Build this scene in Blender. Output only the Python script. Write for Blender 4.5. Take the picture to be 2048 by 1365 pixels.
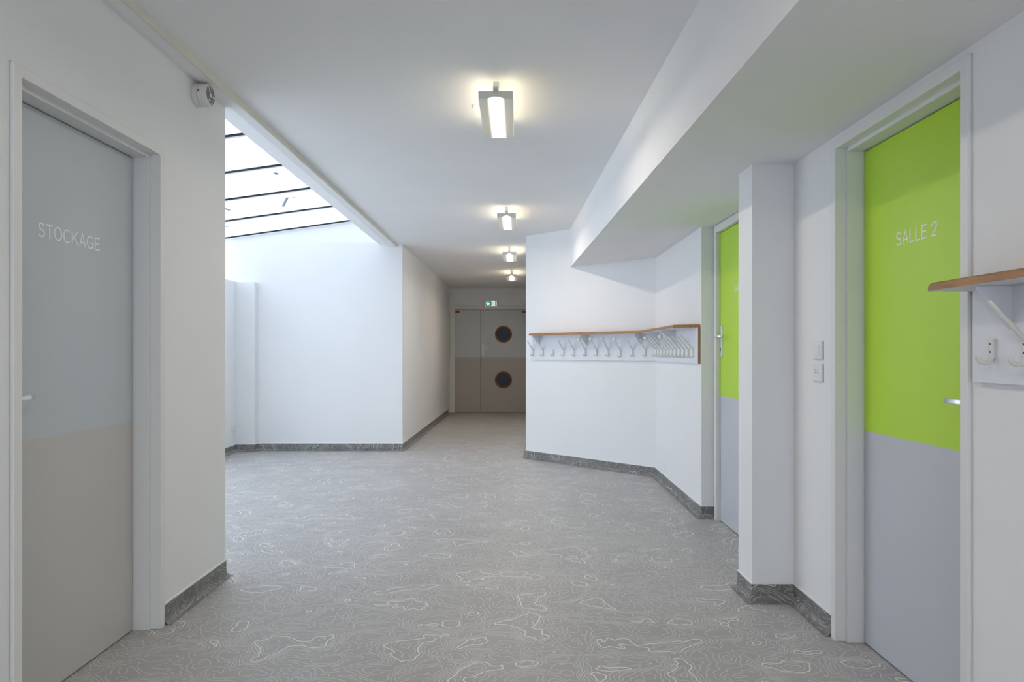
import bpy, bmesh, math
from math import pi, sin, cos, radians, atan2, hypot, tan
from mathutils import Vector, Matrix

for o in list(bpy.data.objects):
    bpy.data.objects.remove(o)
S = bpy.context.scene
COL = S.collection
F = 1365.0; EYE = 1.20; HZ = 704.0

# ------------------------------------------------------------------ camera
cd = bpy.data.cameras.new('camera'); cam = bpy.data.objects.new('camera', cd); COL.objects.link(cam)
cd.sensor_width = 36.0; cd.lens = 36.0 * F / 2048.0
cd.shift_y = (HZ - 682.5) / 2048.0
cd.clip_start = 0.05; cd.clip_end = 200
cam.location = (0, 0, EYE); cam.rotation_euler = (pi / 2, 0, 0)
S.camera = cam

# ------------------------------------------------------------------ world, exposure
W = bpy.data.worlds.new('overcast_sky'); S.world = W; W.use_nodes = True
nt = W.node_tree; nt.nodes.clear()
wo = nt.nodes.new('ShaderNodeOutputWorld'); bg = nt.nodes.new('ShaderNodeBackground')
tc = nt.nodes.new('ShaderNodeTexCoord'); nz = nt.nodes.new('ShaderNodeTexNoise'); cr = nt.nodes.new('ShaderNodeValToRGB')
nz.inputs['Scale'].default_value = 2.2; nz.inputs['Detail'].default_value = 5
cr.color_ramp.elements[0].position = .3; cr.color_ramp.elements[0].color = (.68, .78, .97, 1)
cr.color_ramp.elements[1].position = .65; cr.color_ramp.elements[1].color = (.88, .915, 1.0, 1)
nt.links.new(tc.outputs['Generated'], nz.inputs['Vector']); nt.links.new(nz.outputs['Fac'], cr.inputs['Fac'])
nt.links.new(cr.outputs['Color'], bg.inputs['Color']); bg.inputs['Strength'].default_value = 3.1
nt.links.new(bg.outputs[0], wo.inputs[0])
S.view_settings.view_transform = 'Standard'; S.view_settings.look = 'None'
S.view_settings.gamma = 1.0; S.view_settings.use_curve_mapping = False
S.view_settings.exposure = 0.17
LAMP_POWER = 24.0          # emission strength of the tubes
PAN_GLOW = 140.0          # brightness of the glowing strip in each pan


def portal(name, loc, rot, sx, sy):
    l = bpy.data.lights.new(name, 'AREA'); l.shape = 'RECTANGLE'; l.size = sx; l.size_y = sy
    l.cycles.is_portal = True
    o = bpy.data.objects.new(name, l); COL.objects.link(o); o.location = loc; o.rotation_euler = rot
    return o


ROOF = lambda x: 3.084 + .14 * x                       # height of the sloping glass
portal('sky_portal', (-2.61, 6.0, ROOF(-2.61) + .05), (0, -math.atan(.14), 0), 2.1, 4.9)
portal('sky_portal', (-3.68, 6.0, 2.31), (0, -pi / 2, 0), .5, 4.7)
portal('sky_portal', (-3.80, 5.575, 1.05), (0, -pi / 2, 0), 1.87, 3.4)
portal('sky_portal', (-.1, -3.3, 1.25), (pi / 2, 0, 0), 2.7, 2.35)


# ------------------------------------------------------------------ materials
def mat(name, color, rough=.6, metal=0., spec=.5, bump=None, emis=None, es=0., ttl=None):
    m = bpy.data.materials.new(name); m.use_nodes = True
    n = m.node_tree.nodes; L = m.node_tree.links; b = n['Principled BSDF']
    b.inputs['Base Color'].default_value = (*color, 1); b.inputs['Roughness'].default_value = rough
    b.inputs['Metallic'].default_value = metal; b.inputs['Specular IOR Level'].default_value = spec
    t = n.new('ShaderNodeTexCoord'); z = n.new('ShaderNodeTexNoise')
    L.new(t.outputs['Object'], z.inputs['Vector'])
    sc, st = bump if bump else (60, .0)
    z.inputs['Scale'].default_value = sc; z.inputs['Detail'].default_value = 4
    if st:
        bp = n.new('ShaderNodeBump'); bp.inputs['Strength'].default_value = st; bp.inputs['Distance'].default_value = .002
        L.new(z.outputs['Fac'], bp.inputs['Height']); L.new(bp.outputs[0], b.inputs['Normal'])
    # faint tone variation
    z2 = n.new('ShaderNodeTexNoise'); z2.inputs['Scale'].default_value = 1.7; z2.inputs['Detail'].default_value = 3
    L.new(t.outputs['Object'], z2.inputs['Vector'])
    mr = n.new('ShaderNodeMapRange'); mr.inputs['To Min'].default_value = .965; mr.inputs['To Max'].default_value = 1.035
    L.new(z2.outputs['Fac'], mr.inputs['Value'])
    mx = n.new('ShaderNodeVectorMath'); mx.operation = 'SCALE'; mx.inputs[0].default_value = color
    L.new(mr.outputs[0], mx.inputs['Scale']); L.new(mx.outputs[0], b.inputs['Base Color'])
    if emis:
        b.inputs['Emission Color'].default_value = (*emis, 1); b.inputs['Emission Strength'].default_value = es
    return m


M = {}
M['wall'] = mat('white_wall_paint', (.85, .85, .85), .72, bump=(220, .12))
M['ceiling'] = mat('ceiling_paint', (.87, .87, .87), .8, bump=(260, .06))
M['frame'] = mat('door_frame_paint', (.80, .795, .78), .42, bump=(90, .05))
M['bluegrey'] = mat('blue_grey_door_paint', (.54, .58, .62), .42, bump=(160, .06))
M['taupe'] = mat('taupe_door_paint', (.56, .54, .52), .45, bump=(160, .06))
M['green'] = mat('lime_green_door_paint', (.50, .78, .035), .33, bump=(140, .05))
M['doorgrey'] = mat('mid_grey_door_paint', (.57, .585, .63), .38, bump=(140, .05))
M['fargrey'] = mat('grey_door_paint', (.53, .55, .54), .45)
M['fartaupe'] = mat('brown_grey_door_paint', (.43, .39, .335), .45)
M['dark'] = mat('dark_gap', (.012, .012, .014), .8)
M['cream'] = mat('cream_trim', (.74, .72, .64), .5)
M['plastic'] = mat('white_plastic', (.82, .82, .81), .35)
M['alarm'] = mat('alarm_plastic', (.70, .68, .66), .4)
M['hook'] = mat('ivory_enamel', (.76, .745, .68), .25)
M['screw'] = mat('rusty_screw', (.09, .045, .03), .6)
M['alu'] = mat('satin_aluminium', (.78, .80, .83), .28, metal=.75)
M['whitehandle'] = mat('white_door_handle', (.80, .80, .76), .35)
M['bar'] = mat('grey_glazing_bar', (.42, .42, .44), .5)
M['barlight'] = mat('light_glazing_bar', (.85, .85, .85), .4)
M['rubber'] = mat('black_gasket', (.01, .012, .015), .6)
M['panel'] = mat('white_painted_board', (.78, .79, .83), .5, bump=(70, .25))
M['lampmetal'] = mat('lamp_grey_metal', (.74, .73, .66), .4)
M['red'] = mat('red_sticker', (.35, .012, .01), .5)
M['tube'] = mat('lamp_tube', (1, 1, 1), .5, emis=(1.0, .85, .58), es=LAMP_POWER)
M['led'] = mat('red_led', (.4, .02, .01), .4)
M['letters'] = mat('white_lettering', (.92, .93, .94), .5)
M['signwhite'] = mat('lit_sign_white', (.8, .8, .8), .5, emis=(.88, .95, 1), es=.75)
M['signgreen'] = mat('lit_sign_green', (.0, .22, .08), .5, emis=(0, .30, .10), es=.45)
M['signdark'] = mat('sign_dark_green', (.005, .03, .02), .5)
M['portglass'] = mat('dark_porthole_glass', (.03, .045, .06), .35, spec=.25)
M['tape'] = mat('grey_tape', (.35, .40, .42), .7)


M['strip'] = mat('glowing_strip', (1, 1, 1), .5, emis=(1.0, .885, .76), es=PAN_GLOW)


def wood(name, c1, c2, scale=9):
    m = bpy.data.materials.new(name); m.use_nodes = True
    n = m.node_tree.nodes; L = m.node_tree.links; b = n['Principled BSDF']; b.inputs['Roughness'].default_value = .42
    t = n.new('ShaderNodeTexCoord'); mp = n.new('ShaderNodeMapping'); mp.inputs['Scale'].default_value = (1, 8, 10)
    z = n.new('ShaderNodeTexNoise'); z.inputs['Scale'].default_value = scale; z.inputs['Detail'].default_value = 8; z.inputs['Roughness'].default_value = .7
    r = n.new('ShaderNodeValToRGB'); r.color_ramp.elements[0].position = .35; r.color_ramp.elements[1].position = .65
    r.color_ramp.elements[0].color = (*c1, 1); r.color_ramp.elements[1].color = (*c2, 1)
    L.new(t.outputs['Object'], mp.inputs[0]); L.new(mp.outputs[0], z.inputs['Vector']); L.new(z.outputs['Fac'], r.inputs['Fac'])
    L.new(r.outputs[0], b.inputs['Base Color'])
    return m


M['wood'] = wood('varnished_wood', (.26, .11, .03), (.46, .22, .07))
M['chip'] = wood('chipboard_edge', (.22, .12, .055), (.42, .26, .14), 40)
M['ring'] = wood('porthole_wood', (.22, .06, .012), (.36, .12, .025))


def pan_mat():
    m = bpy.data.materials.new('perforated_lamp_pan'); m.use_nodes = True
    n = m.node_tree.nodes; L = m.node_tree.links; n.clear()
    o = n.new('ShaderNodeOutputMaterial'); a = n.new('ShaderNodeBsdfDiffuse'); t = n.new('ShaderNodeBsdfTranslucent'); mx = n.new('ShaderNodeMixShader')
    a.inputs[0].default_value = (.72, .72, .70, 1); t.inputs[0].default_value = (.9, .9, .88, 1)
    mx.inputs[0].default_value = .07
    L.new(a.outputs[0], mx.inputs[1]); L.new(t.outputs[0], mx.inputs[2]); L.new(mx.outputs[0], o.inputs[0])
    return m


M['pan'] = pan_mat()


def glass_mat(name='dusty_roof_glass', tint=(.70, .73, .74)):
    m = bpy.data.materials.new(name); m.use_nodes = True
    n = m.node_tree.nodes; L = m.node_tree.links; n.clear()
    o = n.new('ShaderNodeOutputMaterial'); tr = n.new('ShaderNodeBsdfTransparent'); g = n.new('ShaderNodeBsdfGlossy'); tl = n.new('ShaderNodeBsdfTranslucent')
    g.inputs['Roughness'].default_value = .05; g.inputs[0].default_value = (.9, .95, 1, 1)
    tl.inputs[0].default_value = (.55, .6, .62, 1); tr.inputs[0].default_value = (*tint, 1)
    t = n.new('ShaderNodeTexCoord'); mp = n.new('ShaderNodeMapping'); mp.inputs['Scale'].default_value = (.9, 3.5, 1)
    z = n.new('ShaderNodeTexNoise'); z.inputs['Scale'].default_value = 2.0; z.inputs['Detail'].default_value = 8; z.inputs['Roughness'].default_value = .65
    r = n.new('ShaderNodeValToRGB'); r.color_ramp.elements[0].position = .5; r.color_ramp.elements[0].color = (0, 0, 0, 1)
    r.color_ramp.elements[1].position = .8; r.color_ramp.elements[1].color = (.45, .45, .45, 1)
    L.new(t.outputs['Object'], mp.inputs[0]); L.new(mp.outputs[0], z.inputs['Vector']); L.new(z.outputs['Fac'], r.inputs['Fac'])
    m1 = n.new('ShaderNodeMixShader'); m2 = n.new('ShaderNodeMixShader'); m2.inputs[0].default_value = .05
    L.new(r.outputs[0], m1.inputs[0]); L.new(tr.outputs[0], m1.inputs[1]); L.new(tl.outputs[0], m1.inputs[2])
    L.new(m1.outputs[0], m2.inputs[1]); L.new(g.outputs[0], m2.inputs[2]); L.new(m2.outputs[0], o.inputs[0])
    return m


M['glass'] = glass_mat()
M['clearglass'] = glass_mat('window_glass', (.93, .96, .97))


def vinyl_mat(name='contour_line_vinyl', c0=(.368, .355, .353), c1=(.425, .411, .408), cl=(.86, .84, .78)):
    """grey vinyl printed with map-like contour lines of even width; UV in metres"""
    m = bpy.data.materials.new(name); m.use_nodes = True
    n = m.node_tree.nodes; L = m.node_tree.links; b = n['Principled BSDF']
    uv = n.new('ShaderNodeTexCoord')
    N = 21.0; H = .0022

    def math_(op, a, bb=None, c=None):
        q = n.new('ShaderNodeMath'); q.operation = op
        for i, v in enumerate((a, bb, c)):
            if v is None: continue
            if isinstance(v, (int, float)): q.inputs[i].default_value = v
            else: L.new(v, q.inputs[i])
        return q.outputs[0]

    def field(dx, dy):
        ad = n.new('ShaderNodeVectorMath'); ad.operation = 'ADD'; ad.inputs[1].default_value = (dx, dy, 0)
        L.new(uv.outputs['UV'], ad.inputs[0])
        mp = n.new('ShaderNodeMapping'); mp.inputs['Scale'].default_value = (.92, 1.15, 1); mp.inputs['Location'].default_value = (3.7, 8.1, 0)
        L.new(ad.outputs[0], mp.inputs[0])
        z = n.new('ShaderNodeTexNoise'); z.noise_dimensions = '2D'; z.inputs['Scale'].default_value = 4.1
        z.inputs['Detail'].default_value = 2.7; z.inputs['Roughness'].default_value = .33; z.inputs['Lacunarity'].default_value = 2.4
        z.inputs['Distortion'].default_value = .25
        L.new(mp.outputs[0], z.inputs['Vector'])
        return math_('MULTIPLY', z.outputs['Fac'], N)
    v0 = field(0, 0); vx = field(H, 0); vy = field(0, H)
    gx = math_('SUBTRACT', vx, v0); gy = math_('SUBTRACT', vy, v0)
    g = math_('SQRT', math_('ADD', math_('MULTIPLY', gx, gx), math_('MULTIPLY', gy, gy)))
    g = math_('MAXIMUM', math_('DIVIDE', g, H), 1.5)            # levels per metre
    k = math_('ROUND', v0)
    d = math_('DIVIDE', math_('ABSOLUTE', math_('SUBTRACT', v0, k)), g)   # metres from the nearest line
    hi = math_('COMPARE', k, 14.0, .4); lo = math_('COMPARE', k, 6.0, .4)
    bold = math_('MAXIMUM', hi, lo)
    wd = math_('MULTIPLY_ADD', bold, .0012, .0010)               # half width
    line = n.new('ShaderNodeMapRange'); L.new(d, line.inputs['Value'])
    L.new(wd, line.inputs['From Min']); L.new(math_('ADD', wd, .0009), line.inputs['From Max'])
    line.inputs['To Min'].default_value = 1; line.inputs['To Max'].default_value = 0
    st = math_('MULTIPLY', line.outputs[0], math_('MULTIPLY_ADD', bold, .34, .56))
    # base tone
    z = n.new('ShaderNodeTexNoise'); z.inputs['Scale'].default_value = 1.3; z.inputs['Detail'].default_value = 6
    L.new(uv.outputs['UV'], z.inputs['Vector'])
    rp = n.new('ShaderNodeValToRGB'); rp.color_ramp.elements[0].position = .3; rp.color_ramp.elements[1].position = .7
    rp.color_ramp.elements[0].color = (*c0, 1); rp.color_ramp.elements[1].color = (*c1, 1)
    L.new(z.outputs['Fac'], rp.inputs['Fac'])
    mx = n.new('ShaderNodeMix'); mx.data_type = 'RGBA'
    L.new(st, mx.inputs[0]); L.new(rp.outputs[0], mx.inputs[6]); mx.inputs[7].default_value = (*cl, 1)
    L.new(mx.outputs[2], b.inputs['Base Color'])
    b.inputs['Roughness'].default_value = .48; b.inputs['Specular IOR Level'].default_value = .55
    return m


M['vinyl'] = vinyl_mat()
M['cove'] = vinyl_mat('contour_line_skirting', (.165, .162, .158), (.195, .190, .186), (.66, .65, .60))  # same vinyl as the floor, darkened to stand in for weaker light on it


# ------------------------------------------------------------------ mesh helpers
class MB:
    def __init__(s): s.bm = bmesh.new(); s.mats = []

    def mi(s, m):
        if m not in s.mats: s.mats.append(m)
        return s.mats.index(m)

    def box(s, x0, x1, y0, y1, z0, z1, m=None, bev=0., seg=2):
        r = bmesh.ops.create_cube(s.bm, size=1.0)
        vs = r['verts']
        for v in vs:
            v.co = Vector(((x0 + x1) / 2 + v.co.x * (x1 - x0), (y0 + y1) / 2 + v.co.y * (y1 - y0), (z0 + z1) / 2 + v.co.z * (z1 - z0)))
        fs = {f for v in vs for f in v.link_faces}
        if m is not None:
            for f in fs: f.material_index = s.mi(m)
        if bev:
            es = list({e for v in vs for e in v.link_edges})
            bmesh.ops.bevel(s.bm, geom=es, offset=bev, segments=seg, affect='EDGES', profile=.6)
        return s

    def prism(s, poly, z0, z1, m=None):
        """poly: plan points (x,y) or (x,y,ztop)"""
        lo = [s.bm.verts.new((p[0], p[1], z0)) for p in poly]
        hi = [s.bm.verts.new((p[0], p[1], p[2] if len(p) > 2 else z1)) for p in poly]
        fs = [s.bm.faces.new(lo[::-1]), s.bm.faces.new(hi)]
        for i in range(len(poly)):
            j = (i + 1) % len(poly); fs.append(s.bm.faces.new((lo[i], lo[j], hi[j], hi[i])))
        if m is not None:
            for f in fs: f.material_index = s.mi(m)
        return fs

    def loft(s, rings, cap=True, m=None):
        R = [[s.bm.verts.new(p) for p in r] for r in rings]
        fs = []
        for a, b in zip(R[:-1], R[1:]):
            k = len(a)
            for i in range(k): fs.append(s.bm.faces.new((a[i], a[(i + 1) % k], b[(i + 1) % k], b[i])))
        if cap:
            fs.append(s.bm.faces.new(R[0][::-1])); fs.append(s.bm.faces.new(R[-1]))
        if m is not None:
            for f in fs: f.material_index = s.mi(m)
        return fs

    def tube(s, pts, rad, seg=12, m=None):
        pts = [Vector(p) for p in pts]; n = len(pts)
        rad = rad if isinstance(rad, (list, tuple)) else [rad] * n
        rings = []; ref = None
        for i in range(n):
            d = (pts[min(i + 1, n - 1)] - pts[max(i - 1, 0)]).normalized()
            if ref is None:
                ref = d.orthogonal().normalized()
            else:
                ref = (ref - d * ref.dot(d)).normalized()
            b = d.cross(ref)
            rings.append([pts[i] + (ref * cos(2 * pi * k / seg) + b * sin(2 * pi * k / seg)) * rad[i] for k in range(seg)])
        return s.loft(rings, True, m)

    def lathe(s, prof, origin, axis, seg=32, m=None):
        """prof: (radius, distance along axis)"""
        a = Vector(axis).normalized(); r = a.orthogonal().normalized(); b = a.cross(r); o = Vector(origin)
        rings = [[o + a * h + (r * cos(2 * pi * k / seg) + b * sin(2 * pi * k / seg)) * max(q, 1e-5) for k in range(seg)] for q, h in prof]
        return s.loft(rings, True, m)

    def sphere(s, c, r, seg=20):
        bmesh.ops.create_uvsphere(s.bm, u_segments=seg, v_segments=seg // 2, radius=r, matrix=Matrix.Translation(c))
        return s

    def build(s, name, m=None, parent=None, smooth=False, loc=None):
        bmesh.ops.recalc_face_normals(s.bm, faces=s.bm.faces)
        me = bpy.data.meshes.new(name)
        if smooth:
            for f in s.bm.faces: f.smooth = True
            for e in s.bm.edges:
                if len(e.link_faces) == 2 and e.calc_face_angle() > radians(38): e.smooth = False
        s.bm.to_mesh(me); s.bm.free()
        if m is not None and not s.mats: me.materials.append(m)
        for q in s.mats: me.materials.append(q)
        o = bpy.data.objects.new(name, me); COL.objects.link(o)
        if parent: o.parent = parent
        if loc: o.location = loc
        return o


def empty(name, loc=(0, 0, 0), rz=0.):
    o = bpy.data.objects.new(name, None); o.empty_display_size = .1; COL.objects.link(o)
    o.location = loc; o.rotation_euler = (0, 0, rz); return o


def tag(o, label=None, cat=None, group=None, kind=None):
    if label: o['label'] = label
    if cat: o['category'] = cat
    if group: o['group'] = group
    if kind: o['kind'] = kind
    return o


def struct(o, label=None, cat=None):
    return tag(o, label, cat, None, 'structure')


def arc(cx, cy, rx, ry, a0, a1, n=14):
    return [(cx + rx * cos(radians(a0 + (a1 - a0) * k / n)), cy + ry * sin(radians(a0 + (a1 - a0) * k / n))) for k in range(n + 1)]


GLYPH = {   # centre lines in a box of cap height 1: (width, strokes)
    'S': (.62, [arc(.31, .735, .225, .22, 15, 200, 16) + [(.16, .575), (.30, .525), (.44, .475)] + arc(.31, .27, .25, .225, 35, -160, 18)]),
    'T': (.58, [[(.0, .955), (.58, .955)], [(.29, .955), (.29, 0)]]),
    'O': (.76, [arc(.38, .5, .335, .455, 90, 450, 36)]),
    'C': (.72, [arc(.38, .5, .33, .455, 42, 318, 28)]),
    'K': (.66, [[(.05, 0), (.05, 1)], [(.62, 1), (.07, .40)], [(.24, .58), (.64, 0)]]),
    'A': (.68, [[(.03, 0), (.34, .985), (.65, 0)], [(.135, .33), (.545, .33)]]),
    'G': (.76, [arc(.38, .5, .33, .455, 42, 330, 28) + [(.665, .46)], [(.40, .46), (.71, .46)], [(.69, .46), (.69, 0)]]),
    'E': (.56, [[(.05, 0), (.05, 1)], [(.05, .955), (.54, .955)], [(.05, .52), (.50, .52)], [(.05, .045), (.56, .045)]]),
    'L': (.50, [[(.05, 0), (.05, 1)], [(.05, .045), (.48, .045)]]),
    '2': (.55, [arc(.27, .70, .225, .255, 175, -30, 16) + [(.38, .42), (.20, .27), (.07, .12), (.055, .045)], [(.01, .045), (.51, .045)]]),
    ' ': (.22, []),
}


def text_mesh(name, txt, width, height, m, parent, x0, y, z0):
    """flat cut lettering in the local x-z plane, a hair proud of the leaf"""
    adv = sum(GLYPH[c][0] for c in txt) + .13 * (len(txt) - 1); sx = width / adv
    hw = .053; b = MB(); cur = 0
    for c in txt:
        w_, strokes = GLYPH[c]
        for si, st in enumerate(strokes):
            lift = .0004 + .0001 * si
            n = len(st); L_, R_ = [], []
            for i in range(n):
                p = Vector(st[i]); d0 = (Vector(st[i]) - Vector(st[i - 1])).normalized() if i else None
                d1 = (Vector(st[i + 1]) - Vector(st[i])).normalized() if i < n - 1 else None
                d0 = d0 or d1; d1 = d1 or d0
                t = (d0 + d1).normalized(); nn = Vector((-t.y, t.x)); k = hw / max(nn.dot(Vector((-d1.y, d1.x))), .45)
                L_.append(p + nn * k); R_.append(p - nn * k)
            T = lambda q, yy: b.bm.verts.new((x0 + (cur + q.x) * sx, yy, z0 + q.y * height))
            fr = [(T(l, y - lift), T(r, y - lift)) for l, r in zip(L_, R_)]
            bk = [(T(l, y), T(r, y)) for l, r in zip(L_, R_)]
            for i in range(n - 1):
                for q in ((fr[i][0], fr[i][1], fr[i + 1][1], fr[i + 1][0]), (fr[i][0], fr[i + 1][0], bk[i + 1][0], bk[i][0]), (fr[i][1], bk[i][1], bk[i + 1][1], fr[i + 1][1])):
                    b.bm.faces.new(q)
        cur += w_ + .13
    return b.build(name, m, parent)


# ------------------------------------------------------------------ setting: floor and ceiling
zc = lambda y: 2.565 - .008 * y              # ceiling height falls very slightly to the far end
XL = -1.53                                   # left wall plane
XR = 1.35                                    # right wall plane
YE = 13.43                                   # end wall of the corridor
YB = -3.2                                    # wall behind

bm = bmesh.new(); uvl = bm.loops.layers.uv.new('UVMap')
P = [(-3.8, YB - .2), (1.9, YB - .2), (1.9, 13.6), (-3.8, 13.6)]
top = [bm.verts.new((x, y, 0)) for x, y in P]; bot = [bm.verts.new((x, y, -.12)) for x, y in P]
bm.faces.new(top); bm.faces.new(bot[::-1])
for i in range(4): bm.faces.new((top[i], bot[i], bot[(i + 1) % 4], top[(i + 1) % 4]))
bmesh.ops.recalc_face_normals(bm, faces=bm.faces)
for f in bm.faces:
    for l in f.loops: l[uvl].uv = (l.vert.co.x, l.vert.co.y)
me = bpy.data.meshes.new('floor'); bm.to_mesh(me); bm.free(); me.materials.append(M['vinyl'])
fl = bpy.data.objects.new('floor', me); COL.objects.link(fl)
struct(fl, 'grey vinyl floor printed with pale map-like contour lines')

fx = lambda y: -1.453 + .0087 * (y - 2.5)    # edge of the lower strip along the skylight
b = MB()
ys = [YB - .2, 13.6]
vs = []
for z_off in (0, .12):
    vs.append([(fx(ys[0]) - .02, ys[0], zc(ys[0]) + z_off), (1.7, ys[0], zc(ys[0]) + z_off), (1.7, ys[1], zc(ys[1]) + z_off), (fx(ys[1]) - .12, ys[1], zc(ys[1]) + z_off)])
b.loft(vs); struct(b.build('ceiling', M['ceiling']), 'plain white painted ceiling over hall and corridor')

# boxed strip along the skylight
b = MB(); rings = []
zs = lambda y: 2.52 - .0057 * y
for y in (YB - .1, 8.275):
    t = (y - 3.64) / (8.2 - 3.64)
    xu = -1.53 + .053 * max(t, 0) if y > 3.64 else -1.53
    xo = -1.665 + .061 * max(t, 0)
    rings.append([(fx(y), y, zs(y)), (xu, y, zs(y)), (xo, y, zs(y) + .024), (xo, y, 2.97), (fx(y), y, 2.97)])
b.loft(rings); struct(b.build('trim_1', M['wall']), 'boxed white strip between ceiling and skylight')
b = MB(); rings = []
for y in (YB - .1, 8.272):
    rings.append([(fx(y), y, zs(y) - .001), (fx(y) + .008, y, zs(y) - .001), (fx(y) + .008, y, zc(y) + .002), (fx(y), y, zc(y) + .002)])
b.loft(rings); struct(b.build('trim_2', M['cream']), 'cream edge strip where ceiling meets skylight box')

# dropped soffit on the right
bx = lambda y: .770 - .0208 * y
b = MB()
b.prism([(bx(YB - .1), YB - .1), (1.78, YB - .1), (1.78, 6.3), (1.376, 6.60), (bx(7.3), 7.34)], 2.10, 2.56)
struct(b.build('trim_3', M['ceiling']), 'dropped white soffit above the right-hand doors')


# ------------------------------------------------------------------ walls
def wall_with_hole(name, face, thick, a0, a1, h0, h1, ht, z1, label):
    """wall parallel to Y, front face at x=face; thick signed away from the room; hole from h0..h1 up to ht"""
    b = MB(); back = face + thick; xs = sorted((face, back))
    b.box(*xs, a0, h0, 0, z1); b.box(*xs, h1, a1, 0, z1); b.box(*xs, h0, h1, ht, z1)
    ob = sorted((face + thick * .92, back)); b.box(*ob, h0, h1, 0, ht)
    return struct(b.build(name, M['wall']), label)


wall_with_hole('wall_left', XL, -.27, YB, 3.64, 2.078, 2.988, 2.089, 2.56, 'white left wall holding the storage door')
wall_with_hole('wall_right', XR, .27, YB, 3.464, 2.001, 2.866, 2.078, 2.12, 'white right wall around the near green door')
wall_with_hole('wall_niche', 1.458, .27, 3.464, 4.906, 3.992, 4.889, 2.098, 2.12, 'white back wall of the recess behind the pillar')
b = MB(); b.box(1.15, XR, 3.27, 3.464, 0, 2.11); struct(b.build('wall_pillar', M['wall']), 'square white pillar between the two green doors')
b = MB(); b.prism([(1.362, 4.906), (1.75, 4.906), (1.75, 6.9), (1.376, 6.55)], 0, 2.12)
struct(b.build('wall_hooks', M['wall']), 'short white wall carrying the far right coat rack')
b = MB(); b.prism([(.157, 7.69), (1.376, 6.55), (1.75, 6.9), (1.75, 8.4), (.55, 8.4), (.19, 8.4)], 0, 2.56)
struct(b.build('wall_angled', M['wall']), 'angled white wall at the corridor mouth')
b = MB(); b.prism([(.19, 8.4), (.55, 8.4), (.62, YE), (.42, YE)], 0, 2.52)
struct(b.build('wall_corridor_right', M['wall']), 'right wall of the far corridor')
b = MB(); b.prism([(-1.3275, 8.3), (-1.23, YE), (-1.6, YE), (-1.6, 8.386), (-1.329, 8.386), (-1.329, 8.3)], 0, 2.52)
struct(b.build('wall_corridor_left', M['wall']), 'white left wall of the far corridor')
DX0, DX1 = -1.205, .365                       # double door outer frame
b = MB(); b.box(-1.7, DX0 - .003, YE, YE + .15, 0, 2.55); b.box(DX1 + .003, .8, YE, YE + .15, 0, 2.55)
b.box(DX0 - .003, DX1 + .003, YE, YE + .15, 2.103, 2.55); b.box(DX0, DX1, YE + .13, YE + .15, 0, 2.103)
struct(b.build('wall_end', M['wall']), 'end wall of the corridor around the double door')
b = MB(); b.box(-1.25, .45, YE - .02, YE, zc(YE) - .025, zc(YE) + .01, bev=.004)
struct(b.build('trim_4', M['cream']), 'cream cornice above the double door')
b = MB(); b.box(-3.435, -1.327, 8.27, 8.385, 0, 2.53, bev=.003)
struct(b.build('wall_back', M['wall']), 'large pale wall under the skylight')
b = MB(); xr, xl = -1.45, -3.75
b.loft([[(xl, y, 0), (xr, y, 0), (xr, y, ROOF(xr) - .01), (xl, y, ROOF(xl) - .01)] for y in (8.387, 8.6)])
struct(b.build('wall_back_upper', M['wall']), 'upper wall reaching the sloping glass')
b = MB(); b.box(-3.75, -3.31, 7.30, 8.27, 0, 2.042, bev=.003); b.box(-3.75, -3.435, 8.2, 8.386, 0, 2.042)
b.box(-3.75, -3.31, 3.64, 3.85, 0, 2.042); b.box(-3.75, -3.31, 3.85, 7.30, 0, .12); b.box(-3.75, -3.31, 3.85, 7.30, 1.99, 2.042)
struct(b.build('wall_skylight_side', M['wall']), 'low white wall at the left of the skylit area')
b = MB(); b.box(-3.31, -3.086, 8.18, 8.272, 0, 2.04, bev=.003)
struct(b.build('trim_5', M['wall']), 'low white boxed pilaster in the corner of the back wall')
b = MB(); b.loft([[(xl, y, 0), (-1.6, y, 0), (-1.6, y, ROOF(-1.6) + .02), (xl, y, ROOF(xl) + .02)] for y in (3.44, 3.638)])
struct(b.build('wall_storage_back', M['wall']), 'hidden side of the storage room facing the skylight')
b = MB()
b.box(-1.8, -1.45, YB - .12, YB, 0, 2.65); b.box(1.25, 1.7, YB - .12, YB, 0, 2.65)
b.box(-1.45, 1.25, YB - .12, YB, 0, .07); b.box(-1.45, 1.25, YB - .12, YB, 2.43, 2.65)
struct(b.build('wall_rear', M['wall']), 'wall behind the viewpoint with a wide window')

# ------------------------------------------------------------------ skylight and windows
SK = struct(empty('window_1', (0, 0, 0)), 'sloping glass roof with thin grey glazing bars', 'skylight')
BY = [8.365 - .83 * i for i in range(7)]
SL = .14
def slab(b, x0, x1, y0, y1, d0, d1, m=None):
    """box lying along the roof slope, d = offset above the glass plane"""
    b.loft([[(x, y0, ROOF(x) + d0), (x, y1, ROOF(x) + d0), (x, y1, ROOF(x) + d1), (x, y0, ROOF(x) + d1)] for x in (x0, x1)], True, m)
for i in range(6):
    g = MB(); slab(g, -3.70, -1.62, BY[i + 1] + .02, BY[i] - .02, 0, .006); g.build('glass_pane', M['glass'], SK)
for y in BY:
    g = MB(); slab(g, -3.74, -1.60, y - .013, y + .016, -.010, .009, M['bar']); slab(g, -3.74, -1.60, y - .012, y - .004, -.016, -.009, M['barlight'])
    o = g.build('glazing_bar', None, SK)
    k = MB(); slab(k, -3.74, -1.60, y - .020, y - .013, -.008, .008); k.build('gasket', M['rubber'], o)
e = MB(); slab(e, -3.76, -3.70, 3.5, 8.42, -.03, .03); e.build('eaves_rail', M['bar'], SK)
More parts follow.
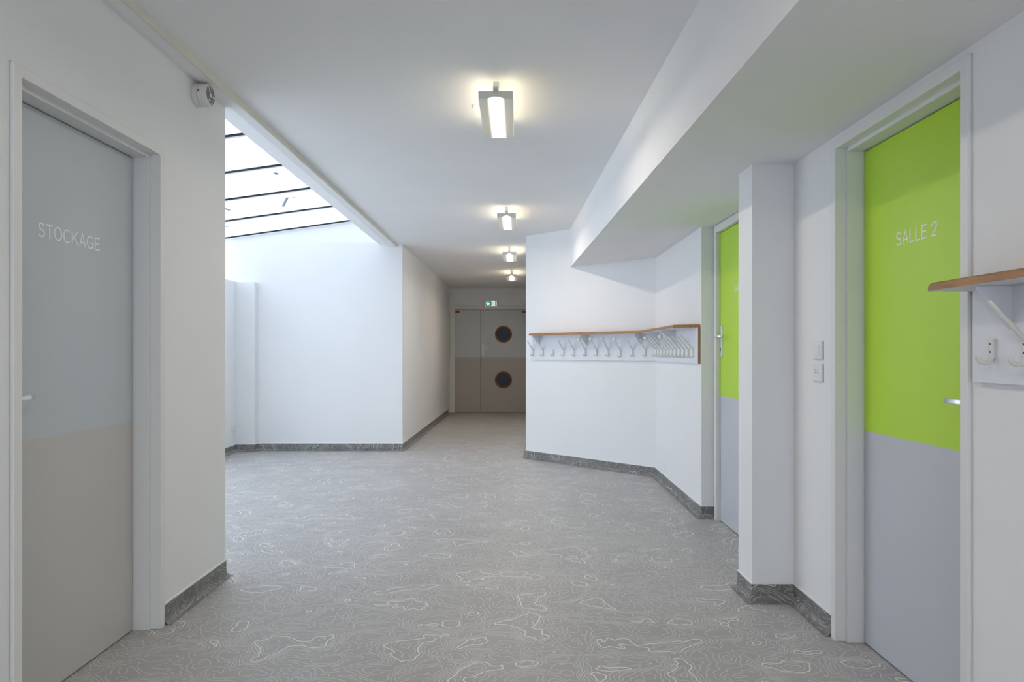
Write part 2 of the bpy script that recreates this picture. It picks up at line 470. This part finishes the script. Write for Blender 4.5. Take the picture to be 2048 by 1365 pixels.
def tape(p, q, w):
    """strip of tape on the underside of the roof glass; ends found where the two sight lines meet the roof"""
    e = []
    for px, py in (p, q):
        kx = (px - 1024) / F; kz = (HZ - py) / F; Y = (3.084 - EYE) / (kz - .14 * kx); e.append(Vector((kx * Y, Y)))
    d = (e[1] - e[0]).normalized(); n = Vector((-d.y, d.x)) * w / 2
    t = MB(); pts = [e[0] - n, e[1] - n, e[1] + n, e[0] + n]
    t.loft([[(v.x, v.y, ROOF(v.x) - h) for v in pts] for h in (.001, .003)]); o = t.build('tape_strip', M['tape'], SK)
    o['label'] = 'grey strip of tape stuck on the glass'
tape((575, 395), (566, 413), .028); tape((579, 396.5), (590, 395), .02); tape((549, 347.5), (556, 346.5), .07)
tape((447, 416), (460, 421), .03); tape((446, 453.5), (457, 452.5), .03)

WN = struct(empty('window_2', (-3.72, 6, 2.04)), 'narrow clerestory window above the low wall', 'window')
g = MB(); g.box(.0, .006, -2.35, 2.35, .03, .50); g.build('glass_pane', M['clearglass'], WN)
g = MB()
g.box(-.02, .03, -2.37, 2.38, .0, .03); g.box(-.02, .03, -2.37, 2.38, .485, .51)
for y in (-2.37, -1.19, 0, 1.19, 2.34): g.box(-.02, .03, y, y + .04, .03, .485)
g.build('window_frame', M['frame'], WN)
WN = struct(empty('window_4', (-3.66, 5.575, .12)), 'tall window in the left side of the skylit area', 'window')  # unseen window guessed from the bright floor, added for light from the left
g = MB(); g.box(0, .006, -1.725, 1.725, 0, 1.87); g.build('glass_pane', M['clearglass'], WN)
g = MB(); g.box(-.03, .03, -1.725, 1.725, 0, .05); g.box(-.03, .03, -1.725, 1.725, 1.82, 1.87)
for y in (-1.725, -.6, .55, 1.675): g.box(-.03, .03, y, y + .05, .05, 1.82)
g.build('window_frame', M['frame'], WN)
WN = struct(empty('window_3', (-.1, YB - .06, .07)), 'glazed entrance front behind the viewpoint', 'window')  # unseen glazing added behind the view to fill the near walls with light
g = MB(); g.box(-1.35, 1.35, 0, .006, 0, 2.36); g.build('glass_pane', M['clearglass'], WN)
g = MB(); g.box(-1.35, 1.35, -.03, .03, 0, .05); g.box(-1.35, 1.35, -.03, .03, 2.31, 2.36)
for x in (-1.35, -.45, .42, 1.3): g.box(x, x + .05, -.03, .03, .05, 2.31)
g.build('window_frame', M['frame'], WN)

# ------------------------------------------------------------------ coved skirtings
PROF = [(.034, .0006), (.022, .003), (.013, .009), (.007, .020), (.005, .034), (.005, .088), (0, .088)]
CAP = [(-.002, .087), (.0065, .087), (.0065, .0925), (.003, .0945), (-.002, .0945)]


def sweep(name, path, prof, m, parent=None, closed_prof=False):
    bm = bmesh.new(); uvl = bm.loops.layers.uv.new('UVMap')
    n = len(path); dirs = [Vector((path[i + 1][0] - path[i][0], path[i + 1][1] - path[i][1])).normalized() for i in range(n - 1)]
    nor = [Vector((-d.y, d.x)) for d in dirs]
    cum = [0]
    for i in range(n - 1): cum.append(cum[-1] + hypot(path[i + 1][0] - path[i][0], path[i + 1][1] - path[i][1]))
    pl = [0]
    for a, c in zip(prof[:-1], prof[1:]): pl.append(pl[-1] + hypot(c[0] - a[0], c[1] - a[1]))
    rows = []
    for i in range(n):
        if i == 0: mm = nor[0]; sc = 1
        elif i == n - 1: mm = nor[-1]; sc = 1
        else:
            mm = (nor[i - 1] + nor[i]).normalized(); sc = 1 / max(mm.dot(nor[i]), .3)
        rows.append([bm.verts.new((path[i][0] + mm.x * o * sc, path[i][1] + mm.y * o * sc, z)) for o, z in prof])
    k = len(prof)
    for i in range(n - 1):
        for j in range(k if closed_prof else k - 1):
            jj = (j + 1) % k
            f = bm.faces.new((rows[i][j], rows[i + 1][j], rows[i + 1][jj], rows[i][jj]))
            f.smooth = not closed_prof and j < 4
            vv = {0: cum[i], 1: cum[i + 1]}
            for l, (a, q) in zip(f.loops, ((0, j), (1, j), (1, jj), (0, jj))):
                l[uvl].uv = (vv[a] + path[0][0] * 3.1, pl[q] + .7 + path[0][1])
    if closed_prof:
        bm.faces.new(rows[0]); bm.faces.new(rows[-1][::-1])
    bmesh.ops.recalc_face_normals(bm, faces=bm.faces)
    me = bpy.data.meshes.new(name); bm.to_mesh(me); bm.free(); me.materials.append(m)
    o = bpy.data.objects.new(name, me); COL.objects.link(o); o.parent = parent
    return o


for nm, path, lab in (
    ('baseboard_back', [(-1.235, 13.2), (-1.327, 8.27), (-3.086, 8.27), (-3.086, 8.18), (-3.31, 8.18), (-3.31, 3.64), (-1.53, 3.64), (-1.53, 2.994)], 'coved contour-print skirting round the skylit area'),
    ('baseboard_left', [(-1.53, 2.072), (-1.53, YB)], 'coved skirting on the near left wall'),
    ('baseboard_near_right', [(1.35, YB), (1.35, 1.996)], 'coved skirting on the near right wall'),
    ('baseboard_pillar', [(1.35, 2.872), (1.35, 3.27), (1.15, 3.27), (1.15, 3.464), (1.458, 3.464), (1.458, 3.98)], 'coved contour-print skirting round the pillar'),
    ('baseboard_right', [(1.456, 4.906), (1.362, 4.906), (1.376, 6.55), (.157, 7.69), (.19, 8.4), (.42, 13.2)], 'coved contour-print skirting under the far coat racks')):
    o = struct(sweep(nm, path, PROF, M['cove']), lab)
    sweep('cap_strip', path, CAP, M['plastic'], o, True)


# ------------------------------------------------------------------ doors (local: x right, y into the wall, z up)
def handle(parent, x, y, z, d, length, prot, m, plate=(.15, .08), lever_h=.017):
    """plate on the leaf, spindle, lever pointing to d"""
    b = MB(); b.box(x - .02, x + .02, y - .009, y + .001, z - plate[0], z + plate[1], bev=.0085, seg=4)
    h = b.build('handle_plate', m, parent, True)
    b = MB()
    b.tube([(x, y - .006, z), (x, y - prot + .012, z)], .009, 14)
    ptx = [(x - d * .008, y - prot + .006), (x + d * .01, y - prot), (x + d * length * .5, y - prot - .003), (x + d * (length - .01), y - prot + .002), (x + d * length, y - prot + .008)]
    rings = []
    for i, (px_, py_) in enumerate(ptx):
        th = .0065 if 0 < i < 4 else .004; hh = lever_h / 2 * (1 if 0 < i < 4 else .75)
        rings.append([(px_, py_ - th, z - hh * .7), (px_, py_ - th, z + hh * .7), (px_, py_ - th * .5, z + hh), (px_, py_ + th * .5, z + hh), (px_, py_ + th, z + hh * .7), (px_, py_ + th, z - hh * .7), (px_, py_ + th * .5, z - hh), (px_, py_ - th * .5, z - hh)])
    b.loft(rings); b.build('lever', m, h, True)
    b = MB(); zk = z - .085
    b.lathe([(.006, 0), (.006, .0012)], (x, y - .0088, zk), (0, -1, 0), 16); b.box(x - .0025, x + .0025, y - .01, y - .0085, zk - .018, zk)
    b.build('keyhole', M['dark'], h)
    return h


def frame_mesh(Wd, top, deep, parent, front=.035, step=.015, prot=.012, sy=.032):
    b = MB(); D = deep
    b.box(0, front, -prot, D, 0, top, bev=.002); b.box(Wd - front, Wd, -prot, D, 0, top, bev=.002)
    b.box(front - .001, Wd - front + .001, -prot, D, top - front, top, bev=.002)
    if step:
        b.box(front - .001, front + step, sy, D, 0, top - front, bev=.0015); b.box(Wd - front - step, Wd - front + .001, sy, D, 0, top - front, bev=.0015)
        b.box(front + step, Wd - front - step, sy, D, top - front - step, top - front + .001, bev=.0015)
    return b.build('door_frame', M['frame'], parent)


def leaf_mesh(x0, x1, y0, y1, z1, zb, mu, ml, parent, name='door_leaf', zbot=.006):
    b = MB(); b.box(x0, x1, y0, y1, zbot, zb, ml); b.box(x0, x1, y0, y1, zb, z1, mu)
    return b.build(name, None, parent)


def backstop(Wd, top, y, parent):
    b = MB(); b.box(.03, Wd - .03, y, y + .02, 0.001, top - .03); b.build('door_stop', M['dark'], parent)  # black sheet behind the leaf, standing in for shade in the gaps


def simple_door(n, loc, rz, Wd, top, leaf_y, zb, mu, ml, label, txt, tx, tw, hx, hz, hd, hlen, step=.015, front=.035, prot=.012, edge=None, hplate=(.15, .08)):
    r = struct(empty('door_%d' % n, loc, rz), label, 'door')
    frame_mesh(Wd, top, leaf_y + .09, r, front, step, prot)
    e = front + step + .004
    lf = leaf_mesh(e, Wd - e, leaf_y, leaf_y + .04, top - e - .001, zb, mu, ml, r)
    backstop(Wd, top, leaf_y + .05, r)
    t = text_mesh('lettering', txt, tw, .05, M['letters'], lf, tx, leaf_y - .0002, 1.598); t['label'] = 'white lettering reading %s' % txt
    handle(r, hx, leaf_y, hz, hd, hlen, .052, M['alu'], hplate)
    return r


simple_door(1, (XL, 2.081, 0), pi / 2, .904, 2.086, .10, .902, M['bluegrey'], M['taupe'],
            'grey two-tone storage door lettered STOCKAGE in left wall', 'STOCKAGE', 2.347 - 2.081, .35, .078, 1.05, 1, .105)
simple_door(2, (XR, 2.863, 0), -pi / 2, .859, 2.075, .10, .877, M['green'], M['doorgrey'],
            'near green and grey door lettered SALLE 2 in right wall', 'SALLE 2', 2.863 - 2.576, .249, .755, 1.043, -1, .105)
simple_door(3, (1.458, 4.886, 0), -pi / 2, .891, 2.095, .018, .890, M['green'], M['doorgrey'],
            'farther green and grey door partly hidden behind the pillar', 'SALLE', 4.886 - 4.533, .185, .092, 1.305, 1, .12, step=0, front=.05)

# double door at the corridor end
r = struct(empty('door_4', (DX0, YE, 0)), 'grey double door with two round windows at corridor end', 'door')
Wd = DX1 - DX0; b = MB()
b.box(0, .08, -.02, .10, 0, 2.10, bev=.003); b.box(Wd - .08, Wd, -.02, .10, 0, 2.10, bev=.003); b.box(.079, Wd - .079, -.02, .10, 2.03, 2.10, bev=.003)
b.box(-.006, .006, -.026, -.005, 0, 2.104); b.box(-.006, Wd, -.026, -.005, 2.092, 2.106)
b.build('door_frame', M['cream'], r)
xm = -.618 - DX0
l1 = leaf_mesh(.083, xm - .003, .0, .04, 2.024, 1.092, M['fargrey'], M['fartaupe'], r)
l2 = leaf_mesh(xm + .003, Wd - .083, .0, .04, 2.024, 1.092, M['fargrey'], M['fartaupe'], r)
backstop(Wd, 2.08, .045, r)
b = MB(); b.box(xm - .003, xm + .003, -.001, .02, .01, 2.02); b.build('meeting_strip', M['rubber'], r)
for lf, x in ((l1, .083 + .008), (l2, Wd - .083 - .09)):
    b = MB(); b.box(x, x + .082, -.0015, 0, 1.965, 2.003); o = b.build('warning_sticker', M['red'], lf); o['label'] = 'small red sticker at the top corner'
cx = (1007 - 1024) * YE / F - DX0
for z in (1.544, .649):
    b = MB()
    b.lathe([(.137, -.002), (.139, .012), (.147, .018), (.160, .016), (.168, .006), (.168, -.002)], (cx, 0, z), (0, -1, 0), 56)
    o = b.build('porthole_ring', M['ring'], l2, True); o['label'] = 'round orange-brown wooden window rim'
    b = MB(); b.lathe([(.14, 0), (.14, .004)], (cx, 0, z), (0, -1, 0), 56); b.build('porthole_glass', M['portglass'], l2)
handle(r, (966 - 1024) * YE / F - DX0, 0, 1.285, 1, .105, .055, M['whitehandle'], plate=(.155, .075), lever_h=.022)

# ------------------------------------------------------------------ ceiling lamps
def make_lamp():
    """origin on the ceiling at the near end, body running along +y"""
    r = empty('ceiling_lamp'); Ln = .60; w = .0845; T = -.068
    b = MB(); b.box(-.014, .014, .05, Ln - .05, -.070, .001); b.build('mounting_spine', M['plastic'], r)
    b = MB(); b.box(-.0125, .0125, -.03, .04, T - .002, T + .014, bev=.002); b.build('end_clip', M['cream'], r)
    def trough(u):                                # flat wings, raised channel along the middle
        a = min(max((.60 - abs(u)) / .48, 0), 1); return -.036 + .009 * a * a * (3 - 2 * a)
    for y in (0, Ln - .003):                      # end plates; the far one closes the channel
        b = MB(); prof = [(-w, T), (w, T)] + [(w * (1 - 2 * k / 24), T + (trough(1 - 2 * k / 24) if y == 0 else -.036)) for k in range(25)]
        b.loft([[(x, yy, z) for x, z in prof] for yy in (y, y + .003)]); b.build('end_plate', M['lampmetal'], r)
    b = MB(); prof = [(w * (-1 + 2 * k / 24), trough(-1 + 2 * k / 24)) for k in range(25)]
    up = [b.bm.verts.new((x, .003, T + z)) for x, z in prof]; dn = [b.bm.verts.new((x, Ln - .003, T + z)) for x, z in prof]
    for k in range(24): b.bm.faces.new((up[k], up[k + 1], dn[k + 1], dn[k]))
    for sgn in (0, 24):                           # little upturned lips along the sides
        x = prof[sgn][0]
        v = [b.bm.verts.new((x * 1.012, .003, T - .018)), b.bm.verts.new((x * 1.012, Ln - .003, T - .018))]
        b.bm.faces.new((up[sgn], dn[sgn], v[1], v[0]))
    o = b.build('diffuser_pan', M['pan'], r, True); o['label'] = 'perforated metal pan glowing along its middle'
    b = MB(); b.tube([(0, .03, T - .008), (0, Ln - .03, T - .008)], .008, 12); b.build('lamp_tube', M['tube'], r, True)
    b = MB(); b.loft([[(x, yy, T + z) for x, z in ((-.014, -.0290), (-.006, -.0296), (.006, -.0296), (.014, -.0290), (.014, -.0275), (-.014, -.0275))] for yy in (.006, Ln - .006)])
    o = b.build('light_strip', M['strip'], r); o['label'] = 'glowing white strip along the middle of the pan'
    return r


def copy_tree(o, parent=None):
    c = o.copy(); COL.objects.link(c)
    if parent: c.parent = parent
    for ch in [q for q in bpy.data.objects if q.parent == o]: copy_tree(ch, c)
    return c


lamp0 = make_lamp()
spots = [(3.326, 991.3, 'nearest and largest of the visible ceiling lamps, beside a small cap'),
         (6.135, 1013, 'second lit ceiling lamp from the front, over the middle of the hall'),
         (8.39, 1018.8, 'third lit ceiling lamp, just inside the corridor mouth'),
         (10.67, 1023.2, 'farthest lit ceiling lamp, close to the double door'),
         (.45, None, 'lit ceiling lamp straight above the viewpoint'), (-2.0, None, 'lit ceiling lamp behind the viewpoint')]  # these two are unseen, added to brighten the near end
for i, (y, px, lab) in enumerate(spots):
    o = lamp0 if i == 0 else copy_tree(lamp0)
    X = (px - 1024) / F * y if px else -.11 + .0095 * y
    o.location = (X, y, zc(y)); o.rotation_euler = (-math.atan(.008), 0, -.0095)
    tag(o, lab, 'ceiling lamp', 'row of ceiling lamps')

# small white cap on the ceiling left of the first lamp
b = MB(); b.lathe([(.014, -.001), (.014, .004), (.011, .010), (.005, .013)], (0, 0, 0), (0, 0, -1), 20)
o = b.build('ceiling_sensor', M['plastic'], None, True, (-.206, 3.70, zc(3.70)))
tag(o, 'tiny round white cap on the ceiling left of the nearest lamp', 'ceiling sensor')

# ------------------------------------------------------------------ alarm on the left wall
A = empty('smoke_alarm', (XL, 3.304, 2.442)); tag(A, 'round white alarm with slotted face high on the left wall', 'alarm')
b = MB(); b.lathe([(.052, 0), (.0545, .003), (.0545, .024), (.051, .027)], (0, 0, 0), (1, 0, 0), 48); b.build('alarm_base', M['alarm'], A, True)
b = MB(); b.lathe([(.050, .026), (.050, .030), (.0545, .0305), (.0545, .060), (.052, .068), (.048, .072), (.047, .0705)], (0, 0, 0), (1, 0, 0), 48)
body = b.build('alarm_body', M['alarm'], A, True)
b = MB()
for ri in (.012, .019, .026, .033, .040):
    for s0 in range(3):
        a0 = s0 * 2 * pi / 3 + .12; a1 = a0 + 2 * pi / 3 - .24; K = 12; ring = []
        pts = [(ri, t) for t in range(K + 1)]
        rings = []
        for t in range(K + 1):
            a = a0 + (a1 - a0) * t / K
            rings.append([(x, rr * cos(a), rr * sin(a)) for x, rr in ((.0703, ri), (.0712, ri), (.0712, ri + .003), (.0703, ri + .003))])
        b.loft(rings)
o = b.build('grille_slots', M['dark'], body)
b = MB(); b.lathe([(.008, .070), (.008, .0735), (.005, .075)], (0, 0, 0), (1, 0, 0), 20); b.build('test_button', M['plastic'], body, True)
b = MB(); b.box(.032, .040, -.0560, -.0535, .000, .006); b.box(.036, .041, -.0560, -.0535, .006, .011); b.build('red_mark', M['led'], body)


# ------------------------------------------------------------------ switches and sockets
def plate80(name, loc, rz, label, cat, kind):
    r = tag(empty(name, loc, rz), label, cat)
    b = MB(); b.box(-.0405, .0405, -.010, .0005, -.0405, .0405, bev=.005, seg=3); b.build('cover_plate', M['plastic'], r, True)
    if kind == 'switch':
        b = MB(); b.box(-.023, .023, -.0135, -.009, -.023, .023, bev=.0015); b.build('rocker', M['plastic'], r)
    else:
        b = MB(); b.box(-.0225, .0225, -.0115, -.009, -.0225, .0225, bev=.001); ins = b.build('socket_insert', M['plastic'], r)
        b = MB()
        for x, z in ((-.0095, 0), (.0095, 0)): b.lathe([(.0028, 0), (.0028, .0006)], (x, -.0115, z), (0, -1, 0), 12)
        b.build('pin_holes', M['dark'], ins)
        b = MB(); b.lathe([(.0024, 0), (.0024, .008)], (0, -.0115, .011), (0, -1, 0), 12); b.build('earth_pin', M['alu'], ins)
    return r


plate80('light_switch', (XR, 3.0, 1.2066), -pi / 2, 'white light switch left of the near green door', 'light switch', 'switch')
plate80('wall_socket', (XR, 3.0, 1.108), -pi / 2, 'white wall socket directly below the light switch', 'socket', 'socket')
plate80('wall_socket', (-3.31, 8.10, .30), pi / 2, 'small white socket low on the wall by the skylit corner', 'socket', 'socket')

# ------------------------------------------------------------------ exit sign
E = tag(empty('exit_sign', ((982 - 1024) * YE / F, YE, 1.2 + (704 - 607.7) * YE / F)), 'lit green and white exit sign above the double door', 'exit sign')
b = MB(); b.box(-.138, .138, -.05, 0, -.062, .062, bev=.022, seg=4); b.build('sign_housing', M['plastic'], E, True)
b = MB(); b.box(-.108, .108, -.053, -.049, -.050, .050); fc = b.build('sign_face', M['signwhite'], E)
b = MB(); b.box(-.106, .012, -.0545, -.053, -.048, .048); gp = b.build('green_panel', M['signgreen'], fc)
b = MB()
def flat(b, pts, y0, y1): b.loft([[(x, y, z) for x, z in pts] for y in (y0, y1)])
flat(b, [(-.056, -.042), (-.020, -.006), (-.020, .020), (-.046, -.004), (-.046, .040), (-.066, .040), (-.066, -.004), (-.092, .020), (-.092, -.006)], -.056, -.0545)
b.build('down_arrow', M['signwhite'], fc)
b = MB(); b.box(.080, .092, -.0545, -.053, -.048, .048)
b.build('door_mark', M['signdark'], fc)
b = MB()
b.lathe([(.006, .053), (.006, .0545)], (.045, 0, .031), (0, -1, 0), 14)
b.tube([(.044, -.054, .022), (.040, -.054, .0), (.048, -.054, -.016), (.040, -.054, -.038)], .003, 6)
b.tube([(.040, -.054, .0), (.030, -.054, -.022), (.018, -.054, -.036)], .0028, 6)
b.tube([(.044, -.054, .020), (.056, -.054, .008), (.066, -.054, .014)], .0022, 6)
b.tube([(.044, -.054, .020), (.030, -.054, .014), (.026, -.054, .0)], .0022, 6)
b.tube([(.060, -.054, -.036), (.078, -.054, -.030)], .0022, 6)
b.build('running_figure', M['signdark'], fc)


# ------------------------------------------------------------------ coat racks
def make_hook_parts():
    """meshes shared by all hooks; local: back on y=0, outward -y, origin at plate centre"""
    ms = {}
    b = MB(); b.box(-.0075, .0075, -.011, .0005, -.028, .028, bev=.004, seg=3)
    J = [(0, -.006, -.020), (0, -.008, -.030), (0, -.016, -.0385), (0, -.027, -.041), (0, -.038, -.037), (0, -.044, -.028), (0, -.0455, -.020)]
    b.tube(J, [.006, .0065, .0065, .0065, .0065, .0068, .0062], 12)
    o = b.build('hook_stub_master', M['hook'], None, True); ms['stub'] = o.data; COL.objects.unlink(o); bpy.data.objects.remove(o)
    for kind in ('rod', 'ball'):
        b = MB(); b.box(-.0075, .0075, -.011, .0005, -.028, .028, bev=.004, seg=3)
        b.tube(J, [.006, .0065, .0065, .0065, .0065, .0068, .0062], 12)
        b.tube([(0, -.004, .018), (0, -.010, .028), (0, -.040, .060), (0, -.098, .124), (0, -.100, .1262)], [.005, .0062, .0068, .0062, .0045], 12)
        o = b.build('hook_master', M['hook'], None, True); ms[kind] = o.data; COL.objects.unlink(o); bpy.data.objects.remove(o)
    b = MB(); b.sphere((0, -.106, .130), .0195, 24)
    o = b.build('knob_master', M['hook'], None, True); ms['knob'] = o.data; COL.objects.unlink(o); bpy.data.objects.remove(o)
    b = MB()
    for z in (.013, -.009): b.lathe([(.0031, 0), (.0026, .001)], (0, -.0108, z), (0, -1, 0), 12)
    o = b.build('screw_master', M['screw'], None); ms['screws'] = o.data; COL.objects.unlink(o); bpy.data.objects.remove(o)
    for k in ms.values(): k.name = k.name.replace('_master', '')
    return ms


HK = make_hook_parts()


def place_hook(parent, x, z, kind, tilt=0.):
    h = bpy.data.objects.new('coat_hook', HK[kind]); COL.objects.link(h); h.parent = parent
    h.location = (x, -.019, z); h.rotation_euler = (0, tilt, 0)
    if kind == 'stub': h['label'] = 'hook without its long upper arm'
    if kind == 'ball': h['label'] = 'hook whose upper arm ends in a ball'
    s = bpy.data.objects.new('hook_screws', HK['screws']); COL.objects.link(s); s.parent = h
    if kind == 'ball':
        k = bpy.data.objects.new('ball_knob', HK['knob']); COL.objects.link(k); k.parent = h


def rack(loc, rz, label, panel, shelf, hooks, gussets, gd, gh, hz=1.2):
    r = tag(empty('coat_rack', loc, rz), label, 'coat rack', None)
    # board: white face, bare chipboard edges
    b = MB(); fs = b.prism(panel, 1.113, 1.376)
    b.bm.normal_update()
    iw, ie = b.mi(M['panel']), b.mi(M['chip'])
    for f in fs:
        f.normal_update(); c = f.calc_center_median()
        f.material_index = iw
        if abs(f.normal.x) > .9 and abs(c.x - (panel[1][0] if True else 0)) < .02 and rz > -1.7 and label.startswith('short'): f.material_index = ie
    bp = b.build('hook_board', None, r)
    # shelf: painted underside, varnished wooden edge with a rounded nose
    b = MB(); zb, zt = 1.3765, 1.400
    iu, iw2 = b.mi(M['panel']), b.mi(M['wood'])
    n = len(shelf)
    ctr = Vector((sum(p[0] for p in shelf) / n, sum(p[1] for p in shelf) / n))
    def ring(ins, z):
        out = []
        for x, y in shelf:
            out.append((x + (ins if x < ctr.x else -ins), y + (ins if y < ctr.y - .01 else 0), z))
        return out
    fs = b.loft([ring(0, zb), ring(0, zb + .012), ring(.003, zt - .004), ring(.008, zt)], True)
    for f in fs:
        f.normal_update(); f.material_index = iw2
    fs[-2].material_index = iu
    b.build('shelf', None, r, False)['label'] = 'white shelf with varnished wooden front edge'
    for gx in gussets:
        b = MB(); b.loft([[(x, -.019, 1.376), (x, -.019 - gd, 1.376), (x, -.019 - gd, 1.366), (x, -.019, 1.376 - gh)] for x in (gx - .006, gx + .006)])
        b.build('shelf_bracket', M['panel'], r)
    for x, kind, dz in hooks: place_hook(r, x, hz + dz, kind)
    return r


def tip_round(pts, i, rad, k=5):
    """round one corner of a plan polygon"""
    p = Vector(pts[i]); a = (Vector(pts[i - 1]) - p).normalized(); c = (Vector(pts[(i + 1) % len(pts)]) - p).normalized()
    p0 = p + a * rad; p1 = p + c * rad; out = []
    for t in range(k + 1):
        u = t / k; out.append(tuple(p0 * (1 - u) ** 2 + p * 2 * u * (1 - u) + p1 * u * u))
    return pts[:i] + out + pts[i + 1:]


# near rack on the right wall
near_shelf = tip_round([(-.028, -.001), (-.028, -.14), (1.2, -.14), (1.2, -.001)], 1, .022)
rack((XR, 1.972, 0), -pi / 2, 'large white coat rack cut off at the right edge of the photo',
     [(0, -.019), (1.17, -.019), (1.17, 0), (0, 0)], near_shelf,
     [(.087 + .124 * i, 'stub' if i == 0 else 'rod', .008 if i == 0 else .006) for i in range(9)], [.15, .6, 1.05], .088, .118)
# rack on the angled wall
angB = atan2(6.55 - 7.69, 1.376 - .157)
ox, oy = .2213, 7.69 - (7.69 - 6.55) / (1.376 - .157) * (.2213 - .157)
LB = hypot(1.376 - ox, 6.55 - oy); hb = .5 * (radians(90) + angB) if False else .5 * abs(-pi / 2 - angB)
tb = tan(hb)
kindsB = ['rod', 'rod', 'stub', 'rod', 'rod', 'ball', 'ball', 'ball', 'ball', 'rod', 'rod']
d = .17
shB = [(.063, -.001), (.083, -d), (LB - d * tb, -d), (LB, -.001)]
shB = [(.012, -.001), (.105, -d), (LB - d * tb - .002, -d), (LB - .004, -.001)]
rack((ox, oy, 0), angB, 'long white coat rack on the angled wall with eleven hooks, four ball-tipped',
     [(0, -.019), (LB - .019 * tb - .002, -.019), (LB - .002, 0), (0, 0)], shB,
     [(.0385 + .1444 * i, k, -.004 if i == 8 else .002) for i, k in enumerate(kindsB)], [.127, .776, 1.426], .12, .11, hz=1.195)
# rack on the short wall
angC = atan2(4.906 - 6.55, 1.362 - 1.376)
LC = 6.55 - 4.93
kindsC = ['ball', 'rod', 'rod', 'rod', 'rod', 'ball', 'rod', 'rod', 'rod', 'rod', 'rod']
rack((1.376, 6.55, 0), angC, 'short white coat rack beside the recess, chipboard edge and crowded hooks',
     [(.019 * tb + .002, -.019), (LC, -.019), (LC, 0), (.002, 0)], [(0.004, -.001), (d * tb + .002, -d), (LC - .13, -d), (LC, -.001)],
     [(.16 + .134 * i, k, .002) for i, k in enumerate(kindsC)], [.254, .92], .12, .12, hz=1.195)
